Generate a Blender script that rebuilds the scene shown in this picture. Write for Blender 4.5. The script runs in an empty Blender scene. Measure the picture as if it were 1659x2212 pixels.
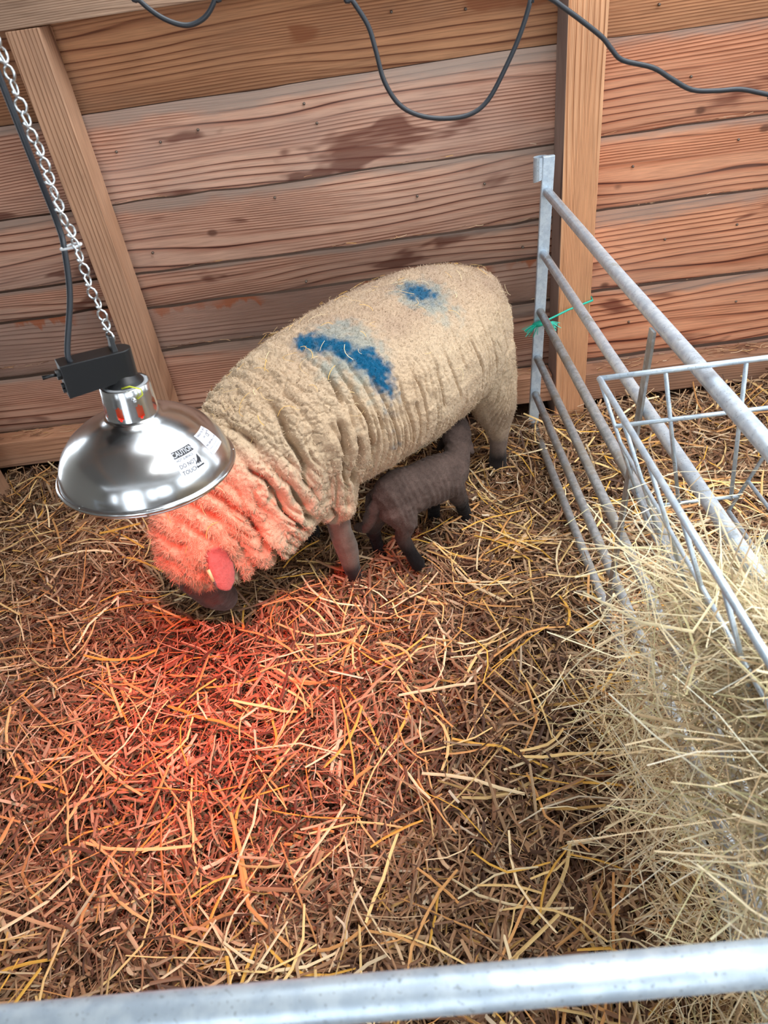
import bpy, bmesh, math, random
import numpy as np
from mathutils import Matrix, Vector

sc = bpy.context.scene
COL = sc.collection
rng = np.random.default_rng(11)
random.seed(5)

# ------------------------------------------------------------------ camera, world, exposure
FPX, CX, CY, CAMH = 1515.0, 829.5, 1106.0, 1.5
AX = np.array([[0.99216571, -0.11644234, -0.04525921],
               [-0.03606701, -0.61383457, 0.78861035],
               [-0.1196093, -0.78079978, -0.61322534]])      # world axes in camera terms
cd = bpy.data.cameras.new('camera')
cam = bpy.data.objects.new('camera', cd)
COL.objects.link(cam)
r_, u_, b_ = AX[:, 0], -AX[:, 1], -AX[:, 2]
cam.matrix_world = Matrix(((r_[0], u_[0], b_[0], 0), (r_[1], u_[1], b_[1], 0), (r_[2], u_[2], b_[2], CAMH), (0, 0, 0, 1)))
cd.sensor_fit = 'VERTICAL'
cd.sensor_height = 36.0
cd.lens = 36.0 * FPX / 2212.0
cd.clip_start = 0.02
cd.dof.use_dof = True
cd.dof.focus_distance = 1.95
cd.dof.aperture_fstop = cd.lens / 3.4
sc.camera = cam

w = bpy.data.worlds.new('overcast_sky')
sc.world = w
w.use_nodes = True
bg = w.node_tree.nodes['Background']
bg.inputs['Color'].default_value = (0.84, 0.92, 1.0, 1)
bg.inputs['Strength'].default_value = 5.0

sd = bpy.data.lights.new('soft_daylight', 'SUN')      # hazy sun through thin cloud, from upper right through the rooflight bay
sd.energy = 4.0
sd.angle = math.radians(50)
sd.color = (1.0, 0.96, 0.9)
sun = bpy.data.objects.new('soft_daylight', sd)
COL.objects.link(sun)
sun.rotation_euler = Vector((-0.42, 0.18, -1.0)).to_track_quat('-Z', 'Y').to_euler()

sc.view_settings.view_transform = 'Standard'
sc.view_settings.look = 'None'
sc.view_settings.gamma = 1.0
sc.view_settings.use_curve_mapping = False
sc.view_settings.exposure = -0.2
sc.cycles.use_denoising = True
sc.cycles.max_bounces = 6


# ------------------------------------------------------------------ helpers
def s2l(c):
    c = np.asarray(c, float) / 255.0
    return np.where(c <= 0.04045, c / 12.92, ((c + 0.055) / 1.055) ** 2.4)


def rgba(c):
    l = s2l(c)
    return (float(l[0]), float(l[1]), float(l[2]), 1.0)


def hash3(ix, iy, iz, seed):
    h = (ix.astype(np.int64) * 374761393 + iy.astype(np.int64) * 668265263 + iz.astype(np.int64) * 1440662683 + seed * 1274126177) & 0xFFFFFFFF
    h = ((h ^ (h >> 13)) * 1274126177) & 0xFFFFFFFF
    h = ((h ^ (h >> 16)) * 2246822519) & 0xFFFFFFFF
    return ((h ^ (h >> 15)) & 0xFFFFFF) / float(0xFFFFFF)


def vnoise(P, scale, seed=0):
    p = np.asarray(P, float) * scale
    i = np.floor(p)
    f = p - i
    f = f * f * f * (f * (f * 6 - 15) + 10)
    i = i.astype(np.int64)
    out = 0
    for dx in (0, 1):
        for dy in (0, 1):
            for dz in (0, 1):
                wgt = (f[:, 0] if dx else 1 - f[:, 0]) * (f[:, 1] if dy else 1 - f[:, 1]) * (f[:, 2] if dz else 1 - f[:, 2])
                out = out + wgt * hash3(i[:, 0] + dx, i[:, 1] + dy, i[:, 2] + dz, seed)
    return out * 2 - 1


def fbm(P, scale, seed=0, oct=3):
    a, s, tot = 1.0, 0.0, 0.0
    for k in range(oct):
        s = s + a * vnoise(P, scale * 2 ** k, seed + k)
        tot += a
        a *= 0.5
    return s / tot


def voronoi(P, scale, seed=0):
    p = np.asarray(P, float) * scale
    i = np.floor(p).astype(np.int64)
    f = p - i
    d1 = np.full(len(p), 9.0)
    d2 = np.full(len(p), 9.0)
    for dx in (-1, 0, 1):
        for dy in (-1, 0, 1):
            for dz in (-1, 0, 1):
                a, b, c = i[:, 0] + dx, i[:, 1] + dy, i[:, 2] + dz
                q = np.stack([dx + hash3(a, b, c, seed) - f[:, 0], dy + hash3(a, b, c, seed + 1) - f[:, 1], dz + hash3(a, b, c, seed + 2) - f[:, 2]], 1)
                d = np.sqrt((q * q).sum(1))
                d2 = np.minimum(np.maximum(d, d1), d2)
                d1 = np.minimum(d1, d)
    return d1, d2


def sstep(a, b, x):
    t = np.clip((x - a) / (b - a), 0, 1)
    return t * t * (3 - 2 * t)


def link(o, parent=None, inv=True):
    COL.objects.link(o)
    if parent is not None:
        o.parent = parent
        if inv:
            o.matrix_parent_inverse = Matrix.Translation(parent.location).inverted()
    return o


def tag(o, label=None, cat=None, group=None, kind=None):
    if label:
        o['label'] = label
    if cat:
        o['category'] = cat
    if group:
        o['group'] = group
    if kind:
        o['kind'] = kind
    return o


def thing(name, label, cat, loc=(0, 0, 0), group=None):
    o = bpy.data.objects.new(name, None)
    o.location = loc
    o.empty_display_size = 0.05
    COL.objects.link(o)
    return tag(o, label, cat, group)


class MB:
    def __init__(self):
        self.v, self.f = [], []

    def add(self, v, f):
        o = len(self.v)
        self.v += [tuple(map(float, p)) for p in v]
        self.f += [tuple(i + o for i in q) for q in f]
        return self

    def box(self, lo, hi):
        (a, b, c), (d, e, g) = lo, hi
        return self.add([(a, b, c), (d, b, c), (d, e, c), (a, e, c), (a, b, g), (d, b, g), (d, e, g), (a, e, g)],
                        [(0, 3, 2, 1), (4, 5, 6, 7), (0, 1, 5, 4), (1, 2, 6, 5), (2, 3, 7, 6), (3, 0, 4, 7)])

    def tube(self, pts, rad, n=8, caps=True, closed=False, sq=None):
        pts = [Vector(p) for p in pts]
        m = len(pts)
        rad = [rad] * m if np.isscalar(rad) else rad
        up = Vector((0, 0, 1))
        rings = []
        prev = None
        for i, p in enumerate(pts):
            if closed:
                t = (pts[(i + 1) % m] - pts[i - 1]).normalized()
            else:
                t = (pts[min(i + 1, m - 1)] - pts[max(i - 1, 0)]).normalized()
            if prev is None:
                a = up if abs(t.dot(up)) < 0.9 else Vector((1, 0, 0))
                x = t.cross(a).normalized()
            else:
                x = (prev - t * prev.dot(t)).normalized()
            prev = x
            y = t.cross(x)
            rings.append([p + (x * math.cos(2 * math.pi * k / n) + y * math.sin(2 * math.pi * k / n)) * rad[i] for k in range(n)])
        v = [q for r in rings for q in r]
        f = []
        for i in range(m if closed else m - 1):
            j = (i + 1) % m
            for k in range(n):
                l = (k + 1) % n
                f.append((i * n + k, i * n + l, j * n + l, j * n + k))
        if caps and not closed:
            f.append(tuple(range(n - 1, -1, -1)))
            f.append(tuple((m - 1) * n + k for k in range(n)))
        return self.add(v, f)

    def lathe(self, prof, n=48, skip=None, phase=0.0):
        v = [(r * math.cos(2 * math.pi * k / n + phase), r * math.sin(2 * math.pi * k / n + phase), z) for r, z in prof for k in range(n)]
        f = []
        for i in range(len(prof) - 1):
            for k in range(n):
                if skip and skip(i, k):
                    continue
                l = (k + 1) % n
                f.append((i * n + k, i * n + l, (i + 1) * n + l, (i + 1) * n + k))
        return self.add(v, f)

    def mesh(self, name, smooth=False):
        me = bpy.data.meshes.new(name)
        me.from_pydata(self.v, [], self.f)
        if smooth:
            me.polygons.foreach_set('use_smooth', [True] * len(me.polygons))
        me.update()
        return me

    def build(self, name, mat, parent=None, smooth=False, inv=True, loc=None, bevel=None):
        if loc is not None:
            self.v = [(a - loc[0], b - loc[1], c - loc[2]) for a, b, c in self.v]
        me = self.mesh(name, smooth)
        if bevel:
            bm = bmesh.new()
            bm.from_mesh(me)
            bmesh.ops.bevel(bm, geom=bm.edges[:], offset=bevel, segments=2, profile=0.5, affect='EDGES')
            bm.to_mesh(me)
            bm.free()
        me.materials.append(mat)
        o = bpy.data.objects.new(name, me)
        if loc is not None:
            o.location = loc
        return link(o, parent, inv)


def np_mesh(name, V, F, mat, col=None, smooth=False, nverts=4):
    """fast mesh from arrays, F is (m, nverts)"""
    me = bpy.data.meshes.new(name)
    F = np.asarray(F, np.int32)
    me.vertices.add(len(V))
    me.vertices.foreach_set('co', np.asarray(V, np.float32).ravel())
    me.loops.add(F.size)
    me.loops.foreach_set('vertex_index', F.ravel())
    me.polygons.add(len(F))
    me.polygons.foreach_set('loop_start', np.arange(0, F.size, F.shape[1], dtype=np.int32))
    if smooth:
        me.polygons.foreach_set('use_smooth', np.ones(len(F), bool))
    me.update(calc_edges=True)
    if col is not None:
        at = me.color_attributes.new('tint', 'FLOAT_COLOR', 'POINT')
        c4 = np.ones((len(V), 4), np.float32)
        c4[:, :3] = col
        at.data.foreach_set('color', c4.ravel())
    me.materials.append(mat)
    return me


# ------------------------------------------------------------------ materials
class NT:
    def __init__(self, name):
        self.m = bpy.data.materials.new(name)
        self.m.use_nodes = True
        self.t = self.m.node_tree
        self.n = self.t.nodes
        self.b = self.n['Principled BSDF']

    def new(self, typ, **kw):
        o = self.n.new(typ)
        for k, v in kw.items():
            setattr(o, k, v)
        return o

    def ln(self, a, b):
        self.t.links.new(a, b)

    def math(self, op, a, b=None, c=None, clamp=False):
        o = self.new('ShaderNodeMath', operation=op, use_clamp=clamp)
        for i, x in enumerate((a, b, c)):
            if x is None:
                continue
            if isinstance(x, (int, float)):
                o.inputs[i].default_value = x
            else:
                self.ln(x, o.inputs[i])
        return o.outputs[0]

    def noise(self, vec, scale, detail=3.0, rough=0.5, dist=0.0):
        o = self.new('ShaderNodeTexNoise')
        self.ln(vec, o.inputs['Vector'])
        o.inputs['Scale'].default_value = scale
        o.inputs['Detail'].default_value = detail
        o.inputs['Roughness'].default_value = rough
        o.inputs['Distortion'].default_value = dist
        return o.outputs['Fac']

    def mapr(self, x, a, b, c=0.0, d=1.0):
        o = self.new('ShaderNodeMapRange')
        o.interpolation_type = 'SMOOTHSTEP'
        self.ln(x, o.inputs[0])
        for i, q in enumerate((a, b, c, d)):
            o.inputs[1 + i].default_value = q
        return o.outputs[0]

    def ramp(self, x, stops):
        o = self.new('ShaderNodeValToRGB')
        e = o.color_ramp.elements
        while len(e) < len(stops):
            e.new(0.5)
        for k, (p, c) in enumerate(stops):
            e[k].position = p
            e[k].color = c
        self.ln(x, o.inputs[0])
        return o.outputs[0]

    def mix(self, f, a, b, blend='MIX'):
        o = self.new('ShaderNodeMix', data_type='RGBA', blend_type=blend)
        for i, x in ((0, f), (6, a), (7, b)):
            if isinstance(x, (int, float)):
                o.inputs[i].default_value = x
            elif isinstance(x, tuple):
                o.inputs[i].default_value = x
            else:
                self.ln(x, o.inputs[i])
        return o.outputs[2]

    def scale(self, vec, s):
        o = self.new('ShaderNodeVectorMath', operation='MULTIPLY')
        self.ln(vec, o.inputs[0])
        o.inputs[1].default_value = s
        return o.outputs[0]

    def bump(self, h, strength=0.3, dist=0.002):
        o = self.new('ShaderNodeBump')
        o.inputs['Strength'].default_value = strength
        o.inputs['Distance'].default_value = dist
        self.ln(h, o.inputs['Height'])
        self.ln(o.outputs[0], self.b.inputs['Normal'])


def wood(name, light, mid, dark, grey, axis='X', stain=None, grey_top=0.0, rings=34.0, rust=False, weather=0.5):
    t = NT(name)
    tc = t.new('ShaderNodeTexCoord')
    oi = t.new('ShaderNodeObjectInfo')
    vec = tc.outputs['Object']
    if axis == 'Z':
        sp = t.new('ShaderNodeSeparateXYZ')
        t.ln(vec, sp.inputs[0])
        cb = t.new('ShaderNodeCombineXYZ')
        t.ln(sp.outputs[2], cb.inputs[0])
        t.ln(sp.outputs[1], cb.inputs[1])
        t.ln(sp.outputs[0], cb.inputs[2])
        vec = cb.outputs[0]
    off = t.new('ShaderNodeCombineXYZ')
    t.ln(t.math('MULTIPLY', oi.outputs['Random'], 41.0), off.inputs[0])
    t.ln(t.math('MULTIPLY', oi.outputs['Random'], 17.0), off.inputs[1])
    t.ln(t.math('MULTIPLY', oi.outputs['Random'], 7.3), off.inputs[2])
    ad = t.new('ShaderNodeVectorMath', operation='ADD')
    t.ln(vec, ad.inputs[0])
    t.ln(off.outputs[0], ad.inputs[1])
    P = ad.outputs[0]
    s2 = t.new('ShaderNodeSeparateXYZ')
    t.ln(P, s2.inputs[0])
    warp = t.noise(t.scale(P, (0.55, 1.0, 4.0)), 1.0, 2.0, 0.4)
    warp2 = t.noise(t.scale(P, (1.3, 3.0, 20.0)), 1.0, 2.0, 0.5)
    q = t.math('ADD', t.math('MULTIPLY', s2.outputs[2], rings), t.math('MULTIPLY', warp, 8.5))
    q = t.math('ADD', q, t.math('MULTIPLY', warp2, 0.55))
    fr = t.math('FRACT', q)
    ringc = t.ramp(fr, [(0.0, rgba(mid)), (0.10, rgba(light)), (0.55, rgba(light)), (0.84, rgba(mid)), (0.92, rgba(dark)), (0.98, rgba(dark)), (1.0, rgba(mid))])
    fine = t.math('FRACT', t.math('ADD', t.math('MULTIPLY', s2.outputs[2], rings * 3.6), t.math('MULTIPLY', warp, 14.0)))
    finec = t.ramp(fine, [(0.0, rgba(mid)), (0.3, rgba(light)), (0.75, rgba(mid)), (0.95, rgba(dark)), (1.0, rgba(mid))])
    pick = t.mapr(t.noise(t.scale(P, (0.8, 1, 7.0)), 1.0, 1.0), 0.44, 0.6)
    c = t.mix(pick, ringc, finec)
    fib = t.noise(t.scale(P, (9.0, 240.0, 240.0)), 1.0, 2.0, 0.6)
    c = t.mix(0.6, c, t.ramp(fib, [(0.25, (0.5, 0.46, 0.44, 1)), (0.5, (0.92, 0.92, 0.92, 1)), (0.75, (1.15, 1.12, 1.1, 1))]), 'MULTIPLY')
    if weather:
        g = t.mapr(t.noise(t.scale(P, (1.6, 2, 5.0)), 1.0, 4.0, 0.6), 0.42, 0.72)
        c = t.mix(t.math('MULTIPLY', g, weather), c, rgba(grey))
    if stain:
        st = t.mapr(t.noise(t.scale(P, (2.2, 2, 7.0)), 1.0, 3.0, 0.55, 0.4), 0.60, 0.66)
        c = t.mix(t.math('MULTIPLY', st, 0.75), c, rgba(stain))
    tv = t.noise(t.scale(P, (1.3, 1, 2.0)), 1.0, 3.0, 0.6)
    c = t.mix(1.0, c, t.ramp(tv, [(0.3, (0.78, 0.74, 0.72, 1)), (0.7, (1.12, 1.1, 1.08, 1))]), 'MULTIPLY')
    # knots
    vo = t.new('ShaderNodeTexVoronoi')
    vo.inputs['Scale'].default_value = 3.0
    t.ln(t.scale(P, (1.0, 0.4, 1.5)), vo.inputs['Vector'])
    kn = t.mapr(vo.outputs['Distance'], 0.03, 0.075, 1.0, 0.0)
    c = t.mix(t.math('MULTIPLY', kn, 0.8), c, rgba((96, 62, 48)))
    if grey_top:
        sg = t.new('ShaderNodeSeparateXYZ')
        t.ln(tc.outputs['Generated'], sg.inputs[0])
        zz = t.math('ADD', sg.outputs[2], t.math('MULTIPLY', t.math('SUBTRACT', t.noise(t.scale(P, (2.5, 1, 9.0)), 1.0, 4.0, 0.6), 0.5), 0.5))
        c = t.mix(t.math('MULTIPLY', t.mapr(zz, 0.84, 0.97), grey_top * 0.8), c, rgba((158, 143, 132)))
        if rust:
            rb = t.math('ADD', sg.outputs[2], t.math('MULTIPLY', t.math('SUBTRACT', t.noise(t.scale(P, (30, 1, 1.5)), 1.0, 2.0), 0.5), 0.5))
            rm = t.math('MULTIPLY', t.mapr(rb, 0.84, 0.93), t.mapr(t.noise(t.scale(P, (5, 1, 2)), 1.0, 2.0), 0.42, 0.55))
            c = t.mix(t.math('MULTIPLY', rm, 0.75), c, rgba((172, 92, 48)))
    hs = t.new('ShaderNodeHueSaturation')
    t.ln(c, hs.inputs['Color'])
    t.ln(t.math('MULTIPLY_ADD', oi.outputs['Random'], 0.24, 0.88), hs.inputs['Value'])
    t.ln(hs.outputs[0], t.b.inputs['Base Color'])
    t.b.inputs['Roughness'].default_value = 0.75
    t.b.inputs['Specular IOR Level'].default_value = 0.25
    h = t.math('ADD', t.math('MULTIPLY', fib, 0.6), t.math('MULTIPLY', t.mapr(fr, 0.85, 0.95, 1.0, 0.0), 0.5))
    t.bump(h, 0.5, 0.0016)
    return t.m


def tint_mat(name, rough=0.6, spec=0.25, sub=0.0, noise=None, sheen=0.0):
    t = NT(name)
    a = t.new('ShaderNodeVertexColor', layer_name='tint')
    c = a.outputs[0]
    if noise:
        tc = t.new('ShaderNodeTexCoord')
        n = t.noise(tc.outputs['Object'], noise[0], 4.0, 0.65)
        k = t.ramp(n, [(0.25, (noise[1],) * 3 + (1,)), (0.75, (noise[2],) * 3 + (1,))])
        c = t.mix(1.0, c, k, 'MULTIPLY')
        t.bump(n, 0.6, noise[3])
    t.ln(c, t.b.inputs['Base Color'])
    t.b.inputs['Roughness'].default_value = rough
    t.b.inputs['Specular IOR Level'].default_value = spec
    if sheen:
        t.b.inputs['Sheen Weight'].default_value = sheen
        t.b.inputs['Sheen Roughness'].default_value = 0.5
    return t.m


def plain(name, c, rough=0.5, metal=0.0, spec=0.5, emit=None, strength=0.0):
    t = NT(name)
    t.b.inputs['Base Color'].default_value = rgba(c)
    t.b.inputs['Roughness'].default_value = rough
    t.b.inputs['Metallic'].default_value = metal
    t.b.inputs['Specular IOR Level'].default_value = spec
    if emit:
        t.b.inputs['Emission Color'].default_value = emit
        t.b.inputs['Emission Strength'].default_value = strength
    return t.m


def galv(name, a, b, dirt=None, metal=0.55, rough=0.42, dirt_amt=0.0):
    t = NT(name)
    tc = t.new('ShaderNodeTexCoord')
    n = t.noise(tc.outputs['Object'], 55.0, 3.0, 0.6)
    n2 = t.noise(tc.outputs['Object'], 260.0, 2.0, 0.6)
    c = t.mix(t.mapr(n, 0.35, 0.65), rgba(a), rgba(b))
    pit = t.mapr(n2, 0.62, 0.7)
    c = t.mix(t.math('MULTIPLY', pit, 0.55), c, rgba((95, 100, 108)))
    if dirt:
        d = t.mapr(t.noise(tc.outputs['Object'], 14.0, 5.0, 0.65), 0.62 - dirt_amt * 0.4, 0.72 - dirt_amt * 0.3)
        c = t.mix(t.math('MULTIPLY', d, 0.8), c, rgba(dirt))
        mt = t.math('MULTIPLY_ADD', d, -metal * 0.9, metal)
        t.ln(mt, t.b.inputs['Metallic'])
    else:
        t.b.inputs['Metallic'].default_value = metal
    t.ln(c, t.b.inputs['Base Color'])
    t.b.inputs['Roughness'].default_value = rough
    t.bump(n, 0.25, 0.0008)
    return t.m


M = {}
M['board'] = wood('larch_board', (222, 180, 156), (190, 138, 114), (84, 44, 34), (172, 152, 142), stain=(98, 52, 40), grey_top=0.9, weather=0.38, rings=30.0)
M['board_red'] = wood('larch_board_red', (230, 168, 132), (196, 126, 92), (88, 42, 32), (184, 152, 134), stain=(98, 44, 34), grey_top=0.8, weather=0.25, rings=30.0)
M['board_rust'] = wood('larch_board_rust', (208, 174, 156), (184, 146, 128), (104, 66, 54), (166, 148, 140), grey_top=0.2, weather=0.5, rust=True, rings=60)
M['board_gold'] = wood('larch_board_gold', (206, 152, 112), (176, 122, 86), (118, 70, 48), (160, 130, 108), grey_top=0.2, weather=0.3, stain=(150, 92, 60))
M['post'] = wood('sawn_post', (238, 186, 142), (206, 144, 100), (132, 76, 46), (196, 150, 116), axis='Z', rings=56.0, weather=0.15)
M['stud'] = wood('sawn_stud', (200, 160, 130), (178, 136, 106), (130, 90, 66), (160, 130, 110), axis='Z', rings=70.0, weather=0.3)
M['rail_wood'] = wood('sawn_rail', (196, 166, 142), (176, 144, 120), (120, 92, 74), (178, 160, 146), weather=0.6, rings=50)
M['sill'] = wood('sill_wood', (192, 146, 116), (168, 122, 94), (118, 78, 58), (156, 130, 112), weather=0.5)
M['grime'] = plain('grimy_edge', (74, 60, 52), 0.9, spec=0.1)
M['side_grey'] = wood('weathered_side', (178, 160, 152), (156, 138, 130), (116, 98, 92), (160, 146, 142), axis='Z', rings=60.0, weather=0.5)
M['dark_wood'] = plain('dark_backing', (52, 38, 32), 0.9, spec=0.1)
M['roof'] = plain('roof_sheet', (140, 138, 134), 0.8, spec=0.2)
M['galv'] = galv('galvanised_steel', (190, 202, 214), (214, 224, 232), dirt=(130, 128, 122), dirt_amt=0.05)
M['galv_dirty'] = galv('galvanised_dirty', (158, 166, 172), (190, 196, 200), dirt=(132, 124, 112), dirt_amt=0.4)
M['galv_bright'] = galv('galvanised_bright', (186, 202, 216), (208, 222, 232), metal=0.5, rough=0.42)
M['chain'] = plain('zinc_chain', (215, 220, 222), 0.28, 1.0)
M['cable'] = plain('black_cable', (42, 46, 52), 0.45, spec=0.5)
M['black'] = plain('black_plastic', (24, 25, 27), 0.38, spec=0.5)
M['gasket'] = plain('grey_collar', (150, 154, 158), 0.6)
M['straw'] = tint_mat('straw', 0.55, 0.3)
M['hay'] = tint_mat('hay', 0.6, 0.25)
M['wool'] = tint_mat('wool', 0.95, 0.05, noise=(150.0, 0.78, 1.12, 0.004), sheen=0.15)
M['fuzz'] = tint_mat('wool_fibre', 0.9, 0.05)
M['lambcoat'] = tint_mat('lamb_coat', 0.85, 0.15, noise=(260.0, 0.6, 1.25, 0.002), sheen=0.05)
M['twine'] = plain('green_twine', (34, 186, 160), 0.5)
M['white_tie'] = plain('white_nylon', (225, 228, 230), 0.4)
M['sticker'] = plain('white_sticker', (226, 228, 236), 0.4)
M['ink'] = plain('black_ink', (28, 28, 34), 0.5)
M['ink_grey'] = plain('grey_ink', (150, 154, 162), 0.5)
M['eartag'] = plain('ear_tag', (205, 190, 140), 0.5)
M['nail'] = plain('nail_head', (120, 108, 98), 0.5, 0.7)
M['earth_wire'] = plain('earth_wire', (206, 214, 60), 0.45)
M['earth_green'] = plain('earth_wire_green', (60, 150, 80), 0.45)


def alu(name):
    t = NT(name)
    tc = t.new('ShaderNodeTexCoord')
    n = t.noise(t.scale(tc.outputs['Object'], (1, 1, 9)), 26.0, 4.0, 0.6)
    n2 = t.noise(tc.outputs['Object'], 14.0, 4.0, 0.6)
    t.b.inputs['Base Color'].default_value = (0.70, 0.71, 0.72, 1)
    t.b.inputs['Metallic'].default_value = 1.0
    t.ln(t.math('MULTIPLY_ADD', n2, 0.22, 0.10), t.b.inputs['Roughness'])
    t.bump(n, 0.05, 0.001)
    return t.m


M['alu'] = alu('spun_aluminium')


# ------------------------------------------------------------------ the setting: ground, wall, timbers, roof
def hf(x, y):
    P = np.stack([np.asarray(x, float), np.asarray(y, float), np.zeros_like(np.asarray(x, float))], 1)
    z = 0.026 * vnoise(P, 2.6, 3) + 0.020 * vnoise(P, 7.0, 4)
    z += 0.03 * sstep(2.2, 2.6, y) + 0.035 * sstep(0.6, 1.0, x) + 0.03 * sstep(-1.2, -1.8, x)
    return z - 0.035


gx, gy = np.meshgrid(np.linspace(-3.4, 3.4, 117), np.linspace(-2.5, 2.72, 91))
gz = hf(gx.ravel(), gy.ravel()) - 0.012
nx, ny = gx.shape[1], gx.shape[0]
idx = np.arange(nx * ny).reshape(ny, nx)
F = np.stack([idx[:-1, :-1].ravel(), idx[:-1, 1:].ravel(), idx[1:, 1:].ravel(), idx[1:, :-1].ravel()], 1)
tfl = NT('trodden_litter')
tcf = tfl.new('ShaderNodeTexCoord')
nf = tfl.noise(tcf.outputs['Object'], 60.0, 5.0, 0.7)
tfl.ln(tfl.ramp(nf, [(0.3, rgba((40, 24, 14))), (0.7, rgba((96, 62, 36)))]), tfl.b.inputs['Base Color'])
tfl.b.inputs['Roughness'].default_value = 0.95
tfl.bump(nf, 0.8, 0.01)
fl = bpy.data.objects.new('floor', np_mesh('floor', np.stack([gx.ravel(), gy.ravel(), gz], 1), F, tfl.m, smooth=True))
link(fl)
tag(fl, 'trodden litter floor of the pen under the straw', kind='structure')

wb = MB().box((-2.4, 2.60, -0.05), (2.4, 2.64, 2.35)).build('wall_back', M['dark_wood'])
tag(wb, 'back wall of the pen clad in overlapping reddish brown boards', kind='structure')


def board(x0, x1, zt, zb, mat, dy=0.0):
    n = 26
    xs = np.linspace(x0, x1, n)
    P = np.stack([xs, np.full(n, zt * 7), np.zeros(n)], 1)
    e = 0.005 * vnoise(P, 3.0, 21) + 0.003 * vnoise(P, 9.0, 22)
    y = 0.003 * vnoise(P, 2.0, 23) + dy
    mb = MB()
    v = []
    for k in range(n):
        v += [(xs[k], 2.530 + y[k], zt + e[k]), (xs[k], 2.556 + y[k], zt + e[k]), (xs[k], 2.597, zb - 0.03), (xs[k], 2.578 + y[k], zb - 0.03)]
    f = []
    for k in range(n - 1):
        for a in range(4):
            b = (a + 1) % 4
            f.append((k * 4 + a, k * 4 + b, (k + 1) * 4 + b, (k + 1) * 4 + a))
    f += [(0, 3, 2, 1), tuple(4 * (n - 1) + i for i in (0, 1, 2, 3))]
    mb.add(v, f)
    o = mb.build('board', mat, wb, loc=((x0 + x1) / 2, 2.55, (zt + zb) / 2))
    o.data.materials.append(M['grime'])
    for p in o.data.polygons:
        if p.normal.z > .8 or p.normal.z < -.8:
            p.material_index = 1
    return o


XL, XM, XR = (-2.35, -0.94), (-0.938, 0.645), (0.648, 2.35)
seams = [1.76, 1.50, 1.235, 0.965, 0.728]
for (x0, x1), mats, tail in ((XL, ['board_gold', 'board_gold', 'board', 'board', 'board'], [0.62, 0.40, 0.16]),
                             (XM, ['board_gold', 'board_gold', 'board', 'board', 'board'], [0.598, 0.432, 0.165]),
                             (XR, ['board_gold', 'board_gold', 'board_red', 'board_red', 'board_red'], [0.445, 0.165])):
    zs = seams + tail
    for k in range(len(zs)):
        zt = zs[k]
        zb = zs[k + 1] if k + 1 < len(zs) else 0.02
        zt2 = 2.0 if k == 0 else zt
        m = mats[k] if k < len(mats) else ('board_red' if x0 > 0.5 else 'board')
        if x0 < 0.5 and k == 5:
            m = 'board_rust'
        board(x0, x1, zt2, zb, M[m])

nail_me = MB().lathe([(0.0001, 0.0035), (0.0035, 0.003), (0.0045, 0.0), (0.0045, -0.01)], 8).mesh('nail', True)
nail_me.materials.append(M['nail'])
for (x, z) in [(-0.83, 1.12), (-0.68, 1.13), (-0.55, 1.15), (-0.2, 1.18), (-0.17, 1.12), (0.1, 1.38), (0.32, 1.36), (0.13, 0.86), (0.36, 0.87), (-0.35, 0.92),
               (-0.82, 0.79), (-0.3, 0.62), (0.49, 0.64), (0.9, 1.3), (1.02, 1.1), (1.2, 0.9), (0.86, 0.86), (1.0, 0.6), (1.25, 0.62), (0.9, 0.3), (1.3, 0.33)]:
    o = bpy.data.objects.new('nail', nail_me)
    zz = [s for s in (1.76, 1.5, 1.235, .965, .728, .44, .165)]
    top = min(s for s in zz if s >= z)
    o.location = (x, 2.529 + (top - z) * 0.15, z)
    o.rotation_euler = (math.radians(90), 0, 0)
    link(o, wb)


def timber(name, lo, hi, mat, label, bev=0.004):
    c = [(a + b) / 2 for a, b in zip(lo, hi)]
    o = MB().box(lo, hi).build(name, mat, loc=c, bevel=bev)
    return tag(o, label, kind='structure')


timber('trim_1', (-0.992, 2.42, 0.175), (-0.892, 2.525, 1.472), M['stud'], 'upright sawn timber stud on the back wall behind the heat lamp')
timber('trim_2', (-2.3, 2.42, 1.474), (0.586, 2.53, 1.60), M['rail_wood'], 'pale horizontal timber rail along the top of the back wall')
timber('trim_3', (0.588, 2.40, -0.06), (0.704, 2.53, 2.3), M['post'], 'square orange brown timber post behind the hurdle end')
for p in bpy.data.objects['trim_3'].data.polygons:
    if p.normal.x < -.8:
        p.material_index = 1
bpy.data.objects['trim_3'].data.materials.append(M['side_grey'])
timber('trim_4', (-2.3, 2.44, 0.06), (0.586, 2.53, 0.173), M['sill'], 'low horizontal sill timber at the foot of the wall behind the sheep')
timber('trim_5', (0.706, 2.44, 0.04), (2.3, 2.53, 0.155), M['sill'], 'low horizontal sill timber at the foot of the wall beyond the hurdle')
timber('trim_6', (-1.70, 2.26, -0.05), (-1.60, 2.33, 1.4), M['stud'], 'dark timber upright at the far left edge beside the straw')

# unseen roof overhead, open to the sky at the rooflight bay
rf = thing('ceiling', None, None)
tag(rf, 'corrugated roof of the shed above the pen', kind='structure')
RZ = lambda y: 2.30 + (2.66 - y) * 0.14


def roof_strip(x0, x1, y0, y1):
    nn_ = int((x1 - x0) / 0.05)
    v, f = [], []
    for k in range(nn_ + 1):
        x = x0 + (x1 - x0) * k / nn_
        z = 0.012 * math.cos(k * math.pi / 2)
        v += [(x, y0, RZ(y0) + z), (x, y1, RZ(y1) + z)]
    for k in range(nn_):
        f.append((2 * k, 2 * k + 2, 2 * k + 3, 2 * k + 1))
    MB().add(v, f).build('roof_sheet', M['roof'], rf)


WM = plain('whitewashed_block', (150, 146, 138), 0.85, spec=0.2)


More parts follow.
